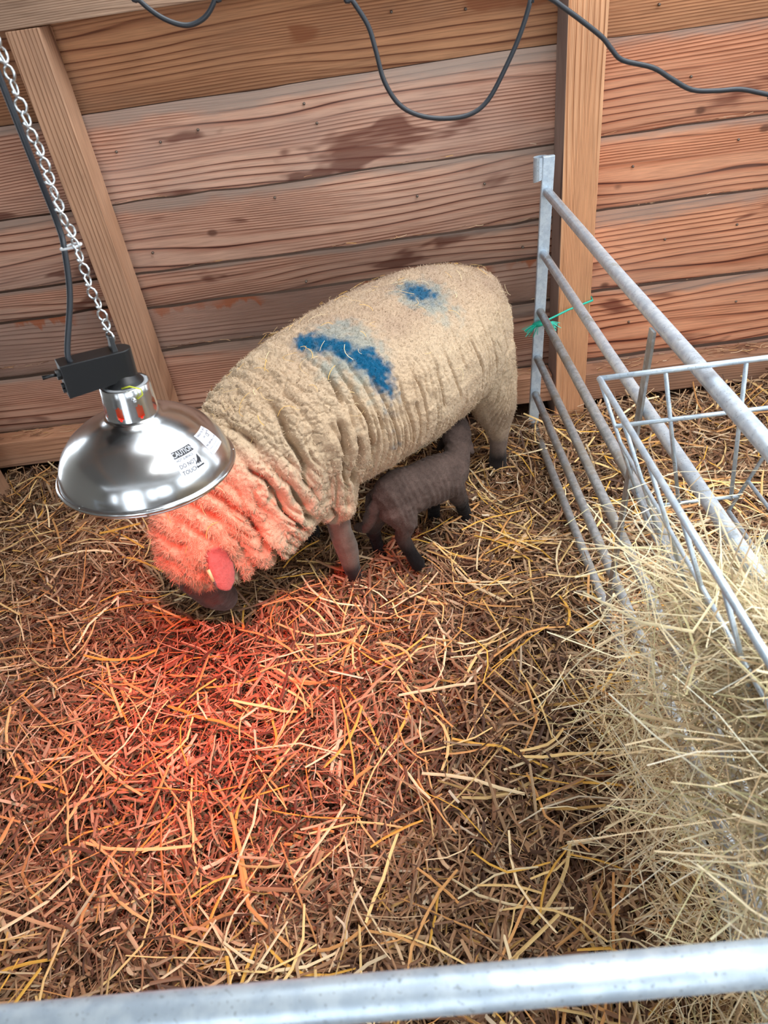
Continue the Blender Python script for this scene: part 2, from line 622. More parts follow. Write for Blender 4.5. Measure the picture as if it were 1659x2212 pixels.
def wall_with_openings(name, axis, pos, span, openings, label):
    # openings: (a0, a1, z0, z1) along the wall; built as piers, sills and lintels
    mb = MB()
    cuts = sorted(openings)
    a = span[0]

    def blk(a0, a1, z0_, z1_):
        if axis == 'y':
            mb.box((a0, pos - .1, z0_), (a1, pos, z1_))
        else:
            mb.box((pos, a0, z0_), (pos + .1, a1, z1_))
    for a0, a1, z0_, z1_ in cuts:
        blk(a, a0, -.05, 2.9)
        if z0_ > 0:
            blk(a0, a1, -.05, z0_)
        blk(a0, a1, z1_, 2.9)
        a = a1
    blk(a, span[1], -.05, 2.9)
    tag(mb.build(name, WM), label, kind='structure')


wall_with_openings('wall_front', 'y', -2.5, (-3.5, 3.5), [(-2.6, -2.2, .8, 2.1), (-1.5, -.2, 0, 2.3), (.4, .9, .8, 2.2), (1.2, 2.6, .8, 2.2)], 'opposite wall of the shed behind the camera with a doorway and windows')  # unseen; openings enlarged to throw more light on the back wall
wall_with_openings('wall_left', 'x', -3.5, (-2.5, 2.7), [], 'plain side wall of the shed on the left')
wall_with_openings('wall_right', 'x', 3.4, (-2.5, 2.7), [(-1.8, 1.8, .9, 2.4)], 'side wall of the shed on the right with a wide opening')  # unseen; opening sized to bring more light onto the hay
# sheets all round, rooflight bay shaped to brighten the hay, darken the foreground
roof_strip(-3.4, -0.55, -2.6, 2.66)
roof_strip(-0.55, 0.35, -2.6, 0.95)
roof_strip(0.35, 2.1, -2.6, -0.35)
roof_strip(-0.55, 2.1, 2.15, 2.66)
roof_strip(2.1, 3.4, -2.6, 2.66)
for x in (-1.8, -0.6, 0.75, 2.1):
    mb = MB()
    mb.add([(x, -2.5, RZ(-2.5) - .13), (x + 0.05, -2.5, RZ(-2.5) - .13), (x + 0.05, 2.6, RZ(2.6) - .13), (x, 2.6, RZ(2.6) - .13), (x, -2.5, RZ(-2.5) - .02), (x + 0.05, -2.5, RZ(-2.5) - .02), (x + 0.05, 2.6, RZ(2.6) - .02), (x, 2.6, RZ(2.6) - .02)],
           [(0, 3, 2, 1), (4, 5, 6, 7), (0, 1, 5, 4), (1, 2, 6, 5), (2, 3, 7, 6), (3, 0, 4, 7)])
    mb.build('rafter', M['rail_wood'], rf)
for y in (1.0, 1.46):
    MB().box((-3.4, y, RZ(y) - .2), (3.4, y + .06, RZ(y) - .12)).build('purlin', M['rail_wood'], rf)


# ------------------------------------------------------------------ straw and hay
def ribbons(base, yaw, pitch, L, W, bend, kink, col, k=4, drape=None, lift=None, sag=None, roll=None):
    n = len(base)
    ts = np.linspace(-0.5, 0.5, k)
    d = np.stack([np.cos(yaw), np.sin(yaw)], 1)
    nrm = np.stack([-np.sin(yaw), np.cos(yaw)], 1)
    V = np.zeros((n, k, 3, 3), np.float32)
    for j, t in enumerate(ts):
        side = L * (bend * (t * t * 4 - 0.33) * 0.5 + kink * abs(t) * 0.5)
        xy = base[:, :2] + d * (L * t)[:, None] + nrm * side[:, None]
        if drape is not None:
            z = drape(xy[:, 0], xy[:, 1]) + lift
        else:
            z = base[:, 2].copy()
        z = z + L * t * np.tan(pitch)
        if sag is not None:
            z = z - sag * L * (t * t * 4)
        wv = nrm * (W / 2)[:, None] * (0.85 if abs(t) > 0.45 else 1.0)
        rz = np.zeros(n) if roll is None else np.sin(roll) * W / 2
        cr = np.ones(n) if roll is None else np.cos(roll)
        V[:, j, 0, :2] = xy - wv * cr[:, None]
        V[:, j, 1, :2] = xy
        V[:, j, 2, :2] = xy + wv * cr[:, None]
        V[:, j, 0, 2] = z - rz
        V[:, j, 1, 2] = z + W * 0.28
        V[:, j, 2, 2] = z + rz
    i0 = (np.arange(n) * k * 3)[:, None]
    fs = []
    for j in range(k - 1):
        for a in range(2):
            p = j * 3 + a
            fs.append(np.array([p, p + 1, p + 4, p + 3]))
    F = (i0[:, :, None] + np.array(fs)[None]).reshape(-1, 4)
    C = np.repeat(col, k * 3, axis=0)
    return V.reshape(-1, 3), F, C


STRAW = s2l([(188, 148, 110), (206, 172, 134), (164, 122, 88), (220, 194, 158), (204, 160, 92), (136, 98, 72), (98, 69, 52), (230, 210, 180), (180, 149, 118)])
SW = np.array([.19, .11, .18, .035, .04, .20, .18, .015, .06])


def straw_cols(n, pal=STRAW, wts=SW, jit=0.12):
    c = pal[rng.choice(len(pal), n, p=wts / wts.sum())]
    return c * (1 + rng.normal(0, jit, (n, 1)))


NS = 100000
bx = rng.uniform(-1.95, 1.9, NS)
by = rng.uniform(-0.35, 2.42, NS)
lay = rng.beta(1.3, 1.7, NS)
L = np.clip(rng.lognormal(math.log(0.066), 0.55, NS), 0.02, 0.26)
W = np.where(rng.random(NS) < .6, rng.uniform(.0018, .0042, NS), rng.uniform(.004, .0092, NS))
yaw = rng.uniform(0, math.pi * 2, NS)
pit = rng.normal(0, 0.26, NS)
dark = (0.45 + 0.55 * lay)[:, None]
colr = straw_cols(NS)
Pn = np.stack([bx, by, np.zeros(NS)], 1)
colr = colr * (.86 + 0.18 * vnoise(Pn, 3.0, 51))[:, None]
keep = (by + np.abs(np.sin(yaw)) * L / 2 < 2.43)
sel = np.where(keep)[0]
V, F, C = ribbons(np.stack([bx, by, 0 * bx], 1)[sel], yaw[sel], pit[sel], L[sel], W[sel], rng.normal(0, 0.15, len(sel)), rng.normal(0, 0.12, len(sel)), np.clip(colr[sel], 0.01, 0.95), k=4,
                  drape=hf, lift=(lay * 0.07 - 0.016)[sel], roll=rng.normal(0, 0.5, len(sel)))
so = bpy.data.objects.new('straw_bedding', np_mesh('straw_bedding', V, F, M['straw'], C))
link(so)
tag(so, 'deep golden brown straw bedding covering the pen floor', 'straw', kind='stuff')

# long bright straws lying loose on top
NL = 2000
bx, by = rng.uniform(-1.9, 1.8, NL), rng.uniform(-0.2, 2.35, NL)
V, F, C = ribbons(np.stack([bx, by, 0 * bx], 1), rng.uniform(0, 6.28, NL), rng.normal(0, .09, NL), rng.uniform(.1, .26, NL), rng.uniform(.003, .008, NL), rng.normal(0, .15, NL), rng.normal(0, .25, NL),
                  straw_cols(NL, s2l([(232, 196, 132), (222, 170, 76), (240, 216, 172), (206, 150, 92)]), np.array([.35, .18, .17, .3])), k=5, drape=hf, lift=rng.uniform(.040, .056, NL), roll=rng.normal(0, .5, NL))
so2 = bpy.data.objects.new('loose_straw', np_mesh('loose_straw', V, F, M['straw'], C))
link(so2)
tag(so2, 'long bright straws strewn loose over the bedding', 'straw', kind='stuff')

HAY = s2l([(236, 222, 186), (224, 208, 168), (214, 204, 156), (228, 206, 168), (192, 166, 128), (246, 236, 212), (158, 134, 102)])
HW = np.array([.24, .18, .12, .18, .12, .1, .06])


def hay(name, pts, Ls, pit_s, label, wmul=1.0, yaw=None, bend=.45):
    n = len(pts)
    V, F, C = ribbons(pts, rng.uniform(0, 6.28, n) if yaw is None else yaw, np.clip(rng.normal(0, pit_s, n), -.7, .7), Ls, np.clip(rng.lognormal(math.log(.0020), .35, n), .001, .0045) * wmul, rng.normal(0, bend, n), rng.normal(0, .25, n),
                      np.clip(straw_cols(n, HAY, HW), .02, .95), k=5, sag=rng.uniform(-.02, .14, n), roll=rng.normal(0, .6, n))
    o = bpy.data.objects.new(name, np_mesh(name, V, F, M['hay'], C))
    link(o)
    tag(o, label, 'hay', kind='stuff')


nh = 15000
hy = rng.uniform(0.16, 0.86, nh)
t01 = rng.beta(2.2, 1.2, nh)
topz = 0.60 + 0.22 * sstep(0.90, 0.50, hy) + 0.03 * vnoise(np.stack([hy, hy * 0, hy * 0], 1), 6, 9)
hz = 0.52 + (topz - 0.52) * t01
half = 0.05 + 0.11 * (hz - 0.58) / 0.32
hx = 0.532 + rng.uniform(-1, 1, nh) * np.clip(half, .05, .2)
hyaw = rng.normal(math.pi / 2, .75, nh)
hyaw = np.where(rng.random(nh) < .3, rng.uniform(0, 6.28, nh), hyaw)
nl = 600
ly = rng.uniform(.2, .9, nl)
lx = rng.uniform(.33, .46, nl)
lz = rng.uniform(.45, .78, nl)
hay('hay', np.concatenate([np.stack([hx, hy, hz], 1), np.stack([lx, ly, lz], 1)]), np.concatenate([rng.uniform(.06, .2, nh), rng.uniform(.14, .3, nl)]), .5, 'pale greenish gold hay heaped in the wire rack',
    yaw=np.concatenate([hyaw, rng.uniform(0, 6.28, nl)]), bend=.7)
nf_ = 1700
fx = 0.50 + rng.normal(0, .10, nf_)
fy = rng.uniform(.1, 1.05, nf_)
fz = hf(fx, fy) + 0.03 + np.abs(rng.normal(0, .10, nf_)) * sstep(.18, .42, fx)
HAY[:] = HAY * np.array([1.0, .93, .86])
hay('fallen_hay', np.stack([fx, fy, fz], 1), rng.uniform(.06, .24, nf_), .35, 'wispy pale hay fallen on the straw below the rack')


# ------------------------------------------------------------------ hurdles
def lerp(a, b, t):
    return tuple(p + (q - p) * t for p, q in zip(a, b))


def hurdle_side():
    t = thing('sheep_hurdle', 'galvanised six-rail hurdle running from the timber post towards the camera', 'hurdle', (0.515, 1.3, 0))
    top, bot = (0.534, 2.362, 0.972), (0.496, 2.362, -0.06)
    X = lambda z: 0.496 + (0.534 - 0.496) * z / 0.97
    for ye, nm in ((2.362, 'end_upright'), (0.25, 'end_upright')):
        mb = MB()
        hw = 0.019
        pts = [(X(-.06), -.06), (X(.972), .972)]
        v = []
        for x, z in pts:
            v += [(x - hw, ye - .008, z), (x + hw, ye - .008, z), (x + hw, ye + .008, z), (x - hw, ye + .008, z)]
        mb.add(v, [(0, 1, 5, 4), (1, 2, 6, 5), (2, 3, 7, 6), (3, 0, 4, 7), (3, 2, 1, 0), (4, 5, 6, 7)])
        mb.build(nm, M['galv_bright'], t, bevel=0.003)
    for k, z in enumerate((.868, .674, .474, .296, .148, .012)):
        r = .0152 if k == 0 else .0135
        MB().tube([(X(z), 2.356, z), (X(z), 1.6, z - .002), (X(z), 0.9, z + .001), (X(z), .25, z)], r, 14).build('rail', M['galv'] if k < 2 else M['galv_dirty'], t, smooth=True)
    for y in (1.31,):
        mb = MB()
        v = []
        for z in (-.03, .86):
            x = X(z) - .0175
            v += [(x - .003, y - .013, z), (x + .003, y - .013, z), (x + .003, y + .013, z), (x - .003, y + .013, z)]
        mb.add(v, [(0, 1, 5, 4), (1, 2, 6, 5), (2, 3, 7, 6), (3, 0, 4, 7), (3, 2, 1, 0), (4, 5, 6, 7)])
        mb.build('brace_strap', M['galv_dirty'], t)
    # coupling loop at the top of the far upright
    n = 14
    v, f = [], []
    for k in range(n + 1):
        a = math.radians(-30 + 300 * k / n)
        for rr, zz in ((.021, .915), (.021, .968), (.0165, .968), (.0165, .915)):
            v.append((0.514 + rr * 1.15 * math.cos(a), 2.377 + rr * math.sin(a), zz - .02 * (1 if zz < .95 else 0) * (0.5 - 0.5 * math.cos(a))))
    for k in range(n):
        for a in range(4):
            b = (a + 1) % 4
            f.append((k * 4 + a, k * 4 + b, k * 4 + 4 + b, k * 4 + 4 + a))
    MB().add(v, f).build('coupling_loop', M['galv_bright'], t, smooth=False)
    return t


hurdle_side()


def hurdle_front():
    t = thing('sheep_hurdle', 'galvanised hurdle whose top rail crosses the bottom of the frame', 'hurdle', (-0.4, .19, 0))
    zs = (.90, .71, .51, .33, .18, .05)
    for z in zs:
        MB().tube([(-1.5, .19, z), (-.6, .191, z), (0, .19, z), (.47, .19, z)], .0155 if z > .8 else .0135, 16).build('rail', M['galv_bright'] if z > .8 else M['galv'], t, smooth=True)
    for x in (-1.5, .47):
        MB().box((x - .008, .172, -.05), (x + .008, .208, .95)).build('end_upright', M['galv_bright'], t, bevel=.003)
    return t


hurdle_front()


def rack():
    t = thing('hay_rack', 'white galvanised wire hay rack straddling the hurdle', 'hay rack', (0.532, .65, .56))
    m = M['galv_bright']
    y0, y1 = 1.07, 0.27
    xs = lambda z, s: 0.532 + s * (0.195 - 0.345 * (.9 - z))
    for s in (-1, 1):
        for z, r in ((.90, .0052), (.765, .0036), (.64, .0036), (.57, .0042)):
            MB().tube([(xs(z, s), y0, z), (xs(z, s), y1, z)], r, 8).build('side_rail', m, t, smooth=True)
        for y in (1.07, .948, .824, .694, .565, .43, .30):
            MB().tube([(xs(.9, s), y, .9), (xs(.57, s), y, .57)], .0036, 7).build('side_wire', m, t, smooth=True)
    for y in (y0, y1):
        for z, r in ((.90, .0050), (.80, .0042), (.605, .0036)):
            MB().tube([(xs(z, -1), y, z), (xs(z, 1), y, z)], r, 8).build('end_rail', m, t, smooth=True)
        for xa, xb in ((.448, .512), (.584, .612)):
            MB().tube([(xa, y, .902), (xb, y, .60)], .0038, 7).build('end_wire', m, t, smooth=True)
    return t


rack()

# green twine tying the hurdle to the post
tw = thing('baler_twine', 'turquoise green baler twine tying the hurdle upright to the post', 'twine', (.52, 2.34, .44))
MB().tube([(.512, 2.346, .438), (.545, 2.345, .445), (.62, 2.375, .458), (.708, 2.392, .474), (.709, 2.42, .476)], .0036, 6).build('strand', M['twine'], tw, smooth=True)
MB().tube([(.490, 2.35, .430), (.505, 2.336, .436), (.520, 2.334, .440), (.536, 2.345, .440)], [.006, .011, .010, .005], 8).build('knot', M['twine'], tw, smooth=True)
mb = MB()
for k in range(46):
    a = Vector((.505, 2.336, .436))
    e = Vector((.472 + random.gauss(0, .012), 2.325 + random.gauss(0, .01), .412 + random.gauss(0, .011)))
    if k % 2:
        a = Vector((.53, 2.336, .438))
        e = Vector((.562 + random.gauss(0, .007), 2.32 + random.gauss(0, .006), .425 + random.gauss(0, .007)))
    mb.tube([a, a.lerp(e, .5) + Vector((0, 0, .005)), e], .0014, 3)
fr = mb.build('frayed_end', M['twine'], tw)
tag(fr, kind='stuff')


# ------------------------------------------------------------------ heat lamp, chain, cables
AXIS_T, AXIS_A = math.radians(5.0), math.radians(-30)
dn = Vector((-math.sin(AXIS_T) * math.cos(AXIS_A), math.sin(AXIS_T) * math.sin(AXIS_A), -math.cos(AXIS_T)))
LAMP = Vector((-.447, 1.012, .874))
upv = -dn
xv = (Vector((1, 0, 0)) - upv * upv.x).normalized()
yv = upv.cross(xv)
LM = Matrix(((xv.x, yv.x, upv.x, LAMP.x), (xv.y, yv.y, upv.y, LAMP.y), (xv.z, yv.z, upv.z, LAMP.z), (0, 0, 0, 1)))

lamp = thing('heat_lamp', 'shiny aluminium dome heat lamp glowing red, hung on a chain', 'heat lamp')
lamp.matrix_world = LM
lamp.rotation_mode = 'XYZ'
PROF = [(.1435, 0.0), (.1425, .010), (.138, .026), (.129, .044), (.115, .061), (.097, .075), (.077, .086), (.058, .093), (.047, .097), (.043, .102)]
dome_prof = PROF + [(.0405, .100), (.046, .0945), (.058, .0905), (.077, .0835), (.097, .0725), (.114, .0585), (.1275, .0425), (.1365, .025), (.141, .010), (.142, .0)]
dome = MB().lathe(dome_prof, 72).build('reflector_dome', M['alu'], lamp, True, inv=False)
ring = lambda r, z, n=64: [(r * math.cos(2 * math.pi * k / n), r * math.sin(2 * math.pi * k / n), z) for k in range(n)]
MB().tube(ring(.1455, -.001), .0042, 8, closed=True).build('rolled_rim', M['alu'], lamp, True, inv=False)
# neck with slots
nz = [.098, .103, .106, .109, .127, .130, .141, .153, .1545, .153]
nr = [.0425, .0420, .0417, .0415, .0407, .0405, .0397, .0390, .0378, .0365]


def slot(i, k):
    kk = (k + 3) % 9
    return (2 <= i <= 4 and kk in (0, 1, 2)) and not (i in (2, 4) and kk in (0, 2))


MB().lathe(list(zip(nr, nz)), 72, skip=slot).build('neck', M['alu'], lamp, True, inv=False)
MB().lathe([(.0365, .150), (.036, .1535), (.033, .1545), (.028, .1545), (.028, .148)], 40).build('collar', M['gasket'], lamp, True, inv=False)
# bulb and socket
socket = MB().lathe([(.027, .150), (.027, .104), (.024, .099), (.012, .098)], 24).build('socket', plain('ceramic', (220, 150, 110), 0.5), lamp, True, inv=False)
EM = plain('red_bulb', (200, 20, 12), 0.3, emit=(1.0, 0.02, 0.012, 1), strength=3.0)
MB().lathe([(.014, .104), (.018, .100), (.024, .092), (.036, .072), (.044, .054), (.046, .042), (.042, .032), (.026, .026), (.0005, .024)], 32).build('red_bulb', EM, lamp, True, inv=False)
for en, size, rot in ((74.0, 98, (17, 4)), (62.0, 42, (13, 8))):      # wide red glow and the hot core of the bulb's own mirror
    bl = bpy.data.lights.new('bulb_light', 'SPOT')
    bl.energy = en
    bl.color = (1.0, 0.05, 0.03)
    bl.spot_size = math.radians(size)
    bl.spot_blend = 1.0
    bl.shadow_soft_size = 0.03
    blo = bpy.data.objects.new('bulb_light', bl)
    COL.objects.link(blo)
    blo.parent = lamp
    blo.location = (0, 0, .018)
    blo.rotation_euler = (math.radians(rot[0]), math.radians(rot[1]), 0)
# guard below the rim
gd = MB().tube(ring(.137, -.012), .0022, 6, closed=True)
gdo = gd.build('guard_ring', M['chain'], lamp, True, inv=False)
for a in range(5):
    x = -.10 + .05 * a
    h = math.sqrt(.137 ** 2 - x * x)
    MB().tube([(x, -h, -.012), (x * .9, 0, -.024), (x, h, -.012)], .0014, 5).build('guard_wire', M['chain'], lamp, True, inv=False)
for a in range(8):
    th = 2 * math.pi * (a + .3) / 8
    c, s_ = math.cos(th), math.sin(th)
    MB().tube([(.146 * c, .146 * s_, .003), (.148 * c, .148 * s_, -.006), (.137 * c, .137 * s_, -.012)], .0014, 5).build('guard_clip', M['chain'], lamp, True, inv=False)

# black switch box
BA = math.radians(210)
bdir = Vector((math.cos(BA), math.sin(BA), 0))
bside = Vector((-math.sin(BA), math.cos(BA), 0))
z0, z1, hwid = .164, .210, .0195
out = []
for k in range(13):
    a = math.radians(-90 + 180 * k / 12)
    out.append((-math.cos(a) * hwid, math.sin(a) * hwid))
out = [(.086, -hwid)] + [(-math.cos(math.radians(-90 + 15 * k)) * hwid - .004, math.sin(math.radians(-90 + 15 * k)) * hwid) for k in range(13)] + [(.086, hwid)]
n = len(out)
v = [tuple(bdir * a + bside * b + Vector((0, 0, z0 - (a > .05) * .006))) for a, b in out] + [tuple(bdir * a + bside * b + Vector((0, 0, z1))) for a, b in out]
f = [tuple(range(n)), tuple(range(2 * n - 1, n - 1, -1))] + [(k, n + k, n + (k + 1) % n, (k + 1) % n) for k in range(n)]
box = MB().add(v, f).build('switch_box', M['black'], lamp, inv=False, bevel=.0012)
MB().lathe([(.031, .1535), (.0305, .156), (.027, .161), (.023, .166), (.019, .170)], 32).build('mounting_cone', M['black'], lamp, True, inv=False)
e0 = bdir * .086 + Vector((0, 0, .192))
bt = MB().tube([e0, e0 + bdir * .006], .008, 10)
sb = bt.build('switch_collar', M['black'], lamp, inv=False)
MB().tube([e0 + bdir * .005, e0 + bdir * .012 + Vector((0, 0, .001)), e0 + bdir * .026 + Vector((0, 0, .001))], [.0028, .0026, .0036], 8).build('toggle', M['black'], sb, True, inv=False)
for zz in (.174, .166):
    e1 = bdir * .086 + Vector((0, 0, zz))
    MB().tube([e1, e1 + bdir * .004], .0042, 8).build('screw', M['black'], lamp, inv=False)
# hanging tab
tb = MB()
tb.add([tuple(bdir * a + bside * b + Vector((0, 0, c))) for a, b, c in
        ((-.002, -.014, .2095), (.006, -.014, .2095), (.006, .014, .2095), (-.002, .014, .2095), (-.001, -.006, .232), (.005, -.006, .232), (.005, .006, .232), (-.001, .006, .232))],
       [(0, 3, 2, 1), (4, 5, 6, 7), (0, 1, 5, 4), (1, 2, 6, 5), (2, 3, 7, 6), (3, 0, 4, 7)]).build('hanging_tab', M['black'], lamp, inv=False, bevel=.001)
# earth wire and terminal screw (facing the camera)
CA = math.radians(-66)
pc = lambda a, r, z: Vector((math.cos(a) * r, math.sin(a) * r, z))
MB().tube([pc(CA - .25, .030, .157), pc(CA + .1, .040, .162), pc(CA + .4, .049, .156), pc(CA + .42, .047, .146), pc(CA + .25, .0425, .140)], .0013, 6).build('earth_wire', M['earth_wire'], lamp, True, inv=False)
MB().tube([pc(CA + .12, .039, .139), pc(CA + .12, .0435, .139)], .0036, 10).build('terminal_screw', M['chain'], lamp, True, inv=False)

# stickers wrapped on the dome
prof = np.array(PROF)
seg = np.r_[0, np.cumsum(np.hypot(*np.diff(prof, axis=0).T))]


def dome_pt(phi0, s0, a, b, lift):
    s = s0 + b
    r = np.interp(s, seg, prof[:, 0])
    z = np.interp(s, seg, prof[:, 1])
    r2, z2 = np.interp(s + .002, seg, prof[:, 0]), np.interp(s + .002, seg, prof[:, 1])
    tr, tz = (r2 - r) / .002, (z2 - z) / .002
    nn = np.hypot(tr, tz) + 1e-9
    r3, z3 = r + tz / nn * lift, z - tr / nn * lift
    ph = phi0 + a / np.interp(s0, seg, prof[:, 0])
    return np.stack([r3 * np.cos(ph), r3 * np.sin(ph), z3], 1)


def grid_patch(name, x0, x1, y0_, y1_, mat, phi0, s0, lift, parent, n=8):
    a, b = np.meshgrid(np.linspace(x0, x1, n), np.linspace(y0_, y1_, n))
    P = dome_pt(phi0, s0, a.ravel(), b.ravel(), lift)
    i = np.arange(n * n).reshape(n, n)
    Fq = np.stack([i[:-1, :-1].ravel(), i[:-1, 1:].ravel(), i[1:, 1:].ravel(), i[1:, :-1].ravel()], 1)
    o = bpy.data.objects.new(name, np_mesh(name, P, Fq, mat))
    return link(o, parent, False)


def text_patch(name, s, size, x, y, mat, phi0, s0, lift, parent, sx=1.0, align='LEFT'):
    cu = bpy.data.curves.new('tmp_text', 'FONT')
    cu.body = s
    cu.size = size
    cu.align_x = align
    cu.resolution_u = 2
    o = bpy.data.objects.new('tmp_text', cu)
    COL.objects.link(o)
    dg = bpy.context.evaluated_depsgraph_get()
    me = bpy.data.meshes.new_from_object(o.evaluated_get(dg))
    bpy.data.objects.remove(o)
    co = np.array([v.co for v in me.vertices])
    P = dome_pt(phi0, s0, co[:, 0] * sx + x, co[:, 1] + y, lift)
    for v, p in zip(me.vertices, P):
        v.co = p
    me.materials.clear()
    me.materials.append(mat)
    me.name = name
    o = bpy.data.objects.new(name, me)
    return link(o, parent, False)


PH1, S1 = math.radians(-39), .054
PH2, S2 = math.radians(-9), .060
st = grid_patch('caution_label', -.0225, .0225, -.0255, .0255, M['sticker'], PH1, S1, .0004, lamp)
tag(st, 'white caution label with black lettering')
grid_patch('label_band', -.0205, .0205, .0115, .0235, M['ink'], PH1, S1, .0007, st)
text_patch('label_text', 'CAUTION', .0125, 0, .0133, M['sticker'], PH1, S1, .0010, st, .78, 'CENTER')
text_patch('label_text', 'HOT SURFACE', .0062, -.0195, .0052, M['ink'], PH1, S1, .0008, st, .82)
text_patch('label_text', 'DO NOT', .0098, -.0195, -.0065, M['ink'], PH1, S1, .0008, st, .78)
text_patch('label_text', 'TOUCH', .0098, -.0195, -.0175, M['ink'], PH1, S1, .0008, st, .80)


def poly_patch(name, pts, mat, phi0, s0, lift, parent):
    P = np.array(pts)
    Q = dome_pt(phi0, s0, P[:, 0], P[:, 1], lift)
    me = bpy.data.meshes.new(name)
    me.from_pydata([tuple(p) for p in Q], [], [tuple(range(len(Q)))])
    me.materials.append(mat)
    return link(bpy.data.objects.new(name, me), parent, False)


hx0, hy0 = .0125, -.0075
poly_patch('hand_symbol', [(hx0 - .006, hy0 - .0065), (hx0 + .008, hy0 - .0065), (hx0 + .008, hy0 - .009), (hx0 - .006, hy0 - .009)], M['ink'], PH1, S1, .0008, st)
poly_patch('hand_symbol', [(hx0 + .0062, hy0 + .0125), (hx0 + .0075, hy0 + .003), (hx0 + .0055, hy0 - .002), (hx0 + .004, hy0 - .0055), (hx0 + .003, hy0 - .001), (hx0 + .001, hy0 - .0035),
                           (hx0 - .001, hy0 - .0045), (hx0 - .0005, hy0 - .001), (hx0 - .005, hy0 - .003), (hx0 - .005, hy0 - .001), (hx0 + .0005, hy0 + .003)], M['ink'], PH1, S1, .0008, st)
s2_ = grid_patch('rating_label', -.020, .020, -.0215, .0215, M['sticker'], PH2, S2, .0004, lamp)
tag(s2_, 'smaller white rating label near the dome edge')
text_patch('label_text', 'TURNOCK T821  REF 2A', .0055, -.0185, .0150, M['ink'], PH2, S2, .0008, s2_, .62)
text_patch('label_text', 'CE', .0095, .001, .0035, M['ink'], PH2, S2, .0008, s2_, .8)
text_patch('label_text', '240V', .0045, -.0085, .0070, M['ink'], PH2, S2, .0008, s2_, .7)
text_patch('label_text', 'IPX4', .0045, .011, .0085, M['ink'], PH2, S2, .0008, s2_, .7)
text_patch('label_text', 'MAX 250W 240v a.c. only', .0050, -.0185, -.0055, M['ink'], PH2, S2, .0008, s2_, .68)
text_patch('label_text', 'WARNING THIS LAMP IS HOT', .0036, -.0175, -.0125, M['ink_grey'], PH2, S2, .0008, s2_, .72)
text_patch('label_text', 'DO NOT COVER OR TOUCH IT', .0036, -.0175, -.0180, M['ink_grey'], PH2, S2, .0008, s2_, .72)

# chain of twisted double-loop links
hook = LM @ Vector((.0016 * bdir.x, .0016 * bdir.y, .229))
pitch = .0345
wire = []
for k in range(11):                     # upper loop in the x-z plane
    a = math.radians(-75 + 330 * k / 10 - 90)
    wire.append((.0072 * math.cos(a), 0, .0095 + .0085 * math.sin(a)))
low = []
for k in range(11):
    a = math.radians(105 + 330 * k / 10)
    low.append((0, .0072 * math.cos(a), -.0095 + .0085 * math.sin(a)))
wire = wire[:-1] + [(0.001, 0.001, 0)] + low[1:]
link_me = MB().tube(wire, .0017, 6).mesh('link', True)
link_me.materials.append(M['chain'])
ch = thing('hanging_chain', 'bright zinc twisted-link chain holding up the heat lamp', 'chain', tuple(hook))
nlinks = 36
for k in range(nlinks):
    o = bpy.data.objects.new('link', link_me)
    o.location = (hook.x + .0012 * math.sin(k * 2.1), hook.y + .0012 * math.cos(k * 1.7), hook.z + .010 + k * pitch)
    o.rotation_euler = (0, 0, math.radians(62 + (k % 2) * 8 + 14 * math.sin(k * .9)))
    link(o, ch)


def px(x, y, Y):
    d = AX @ np.array([x - CX, y - CY, FPX])
    return Vector((0, 0, CAMH)) + Vector(d * (Y / d[1]))


def smooth_path(pts, n=8):
    pts = [Vector(p) for p in pts]
    out = []
    for i in range(len(pts) - 1):
        p0, p1, p2, p3 = pts[max(i - 1, 0)], pts[i], pts[i + 1], pts[min(i + 2, len(pts) - 1)]
        for k in range(n):
            t = k / n
            out.append(0.5 * ((2 * p1) + (p2 - p0) * t + (2 * p0 - 5 * p1 + 4 * p2 - p3) * t * t + (3 * p1 - p0 - 3 * p2 + p3) * t ** 3))
    out.append(pts[-1])
    return out


cstart = LM @ (bdir * .066 + bside * .006 + Vector((0, 0, .205)))
YB = cstart.y
cab = [cstart, cstart + Vector((0, 0.001, .02)), px(151, 640, YB + .03), px(140, 545, YB + .055), px(126, 488, YB + .07)]
cab += [Vector((hook.x - .018, hook.y + .012, z)) for z in (1.36, 1.55, 1.9, 2.35)]
cb = MB().tube(smooth_path(cab, 6), .0043, 10).build('power_cable', M['cable'], None, True)
tag(cb, 'black power cable rising beside the chain from the lamp switch box', 'cable')
tz = px(140, 537, YB + .052)
tp = [tz + Vector((-.006, 0, 0)), tz + Vector((0, -.008, .001)), tz + Vector((.020, -.006, .002)), tz + Vector((.024, .003, .003)), tz + Vector((.01, .010, .002)), tz + Vector((-.002, .008, 0))]
tie = MB().tube(smooth_path(tp + [tp[0]], 4), .0018, 6).build('cable_tie', M['white_tie'], None, True)
tag(tie, 'small white cable tie strapping the cable to the chain', 'cable tie')

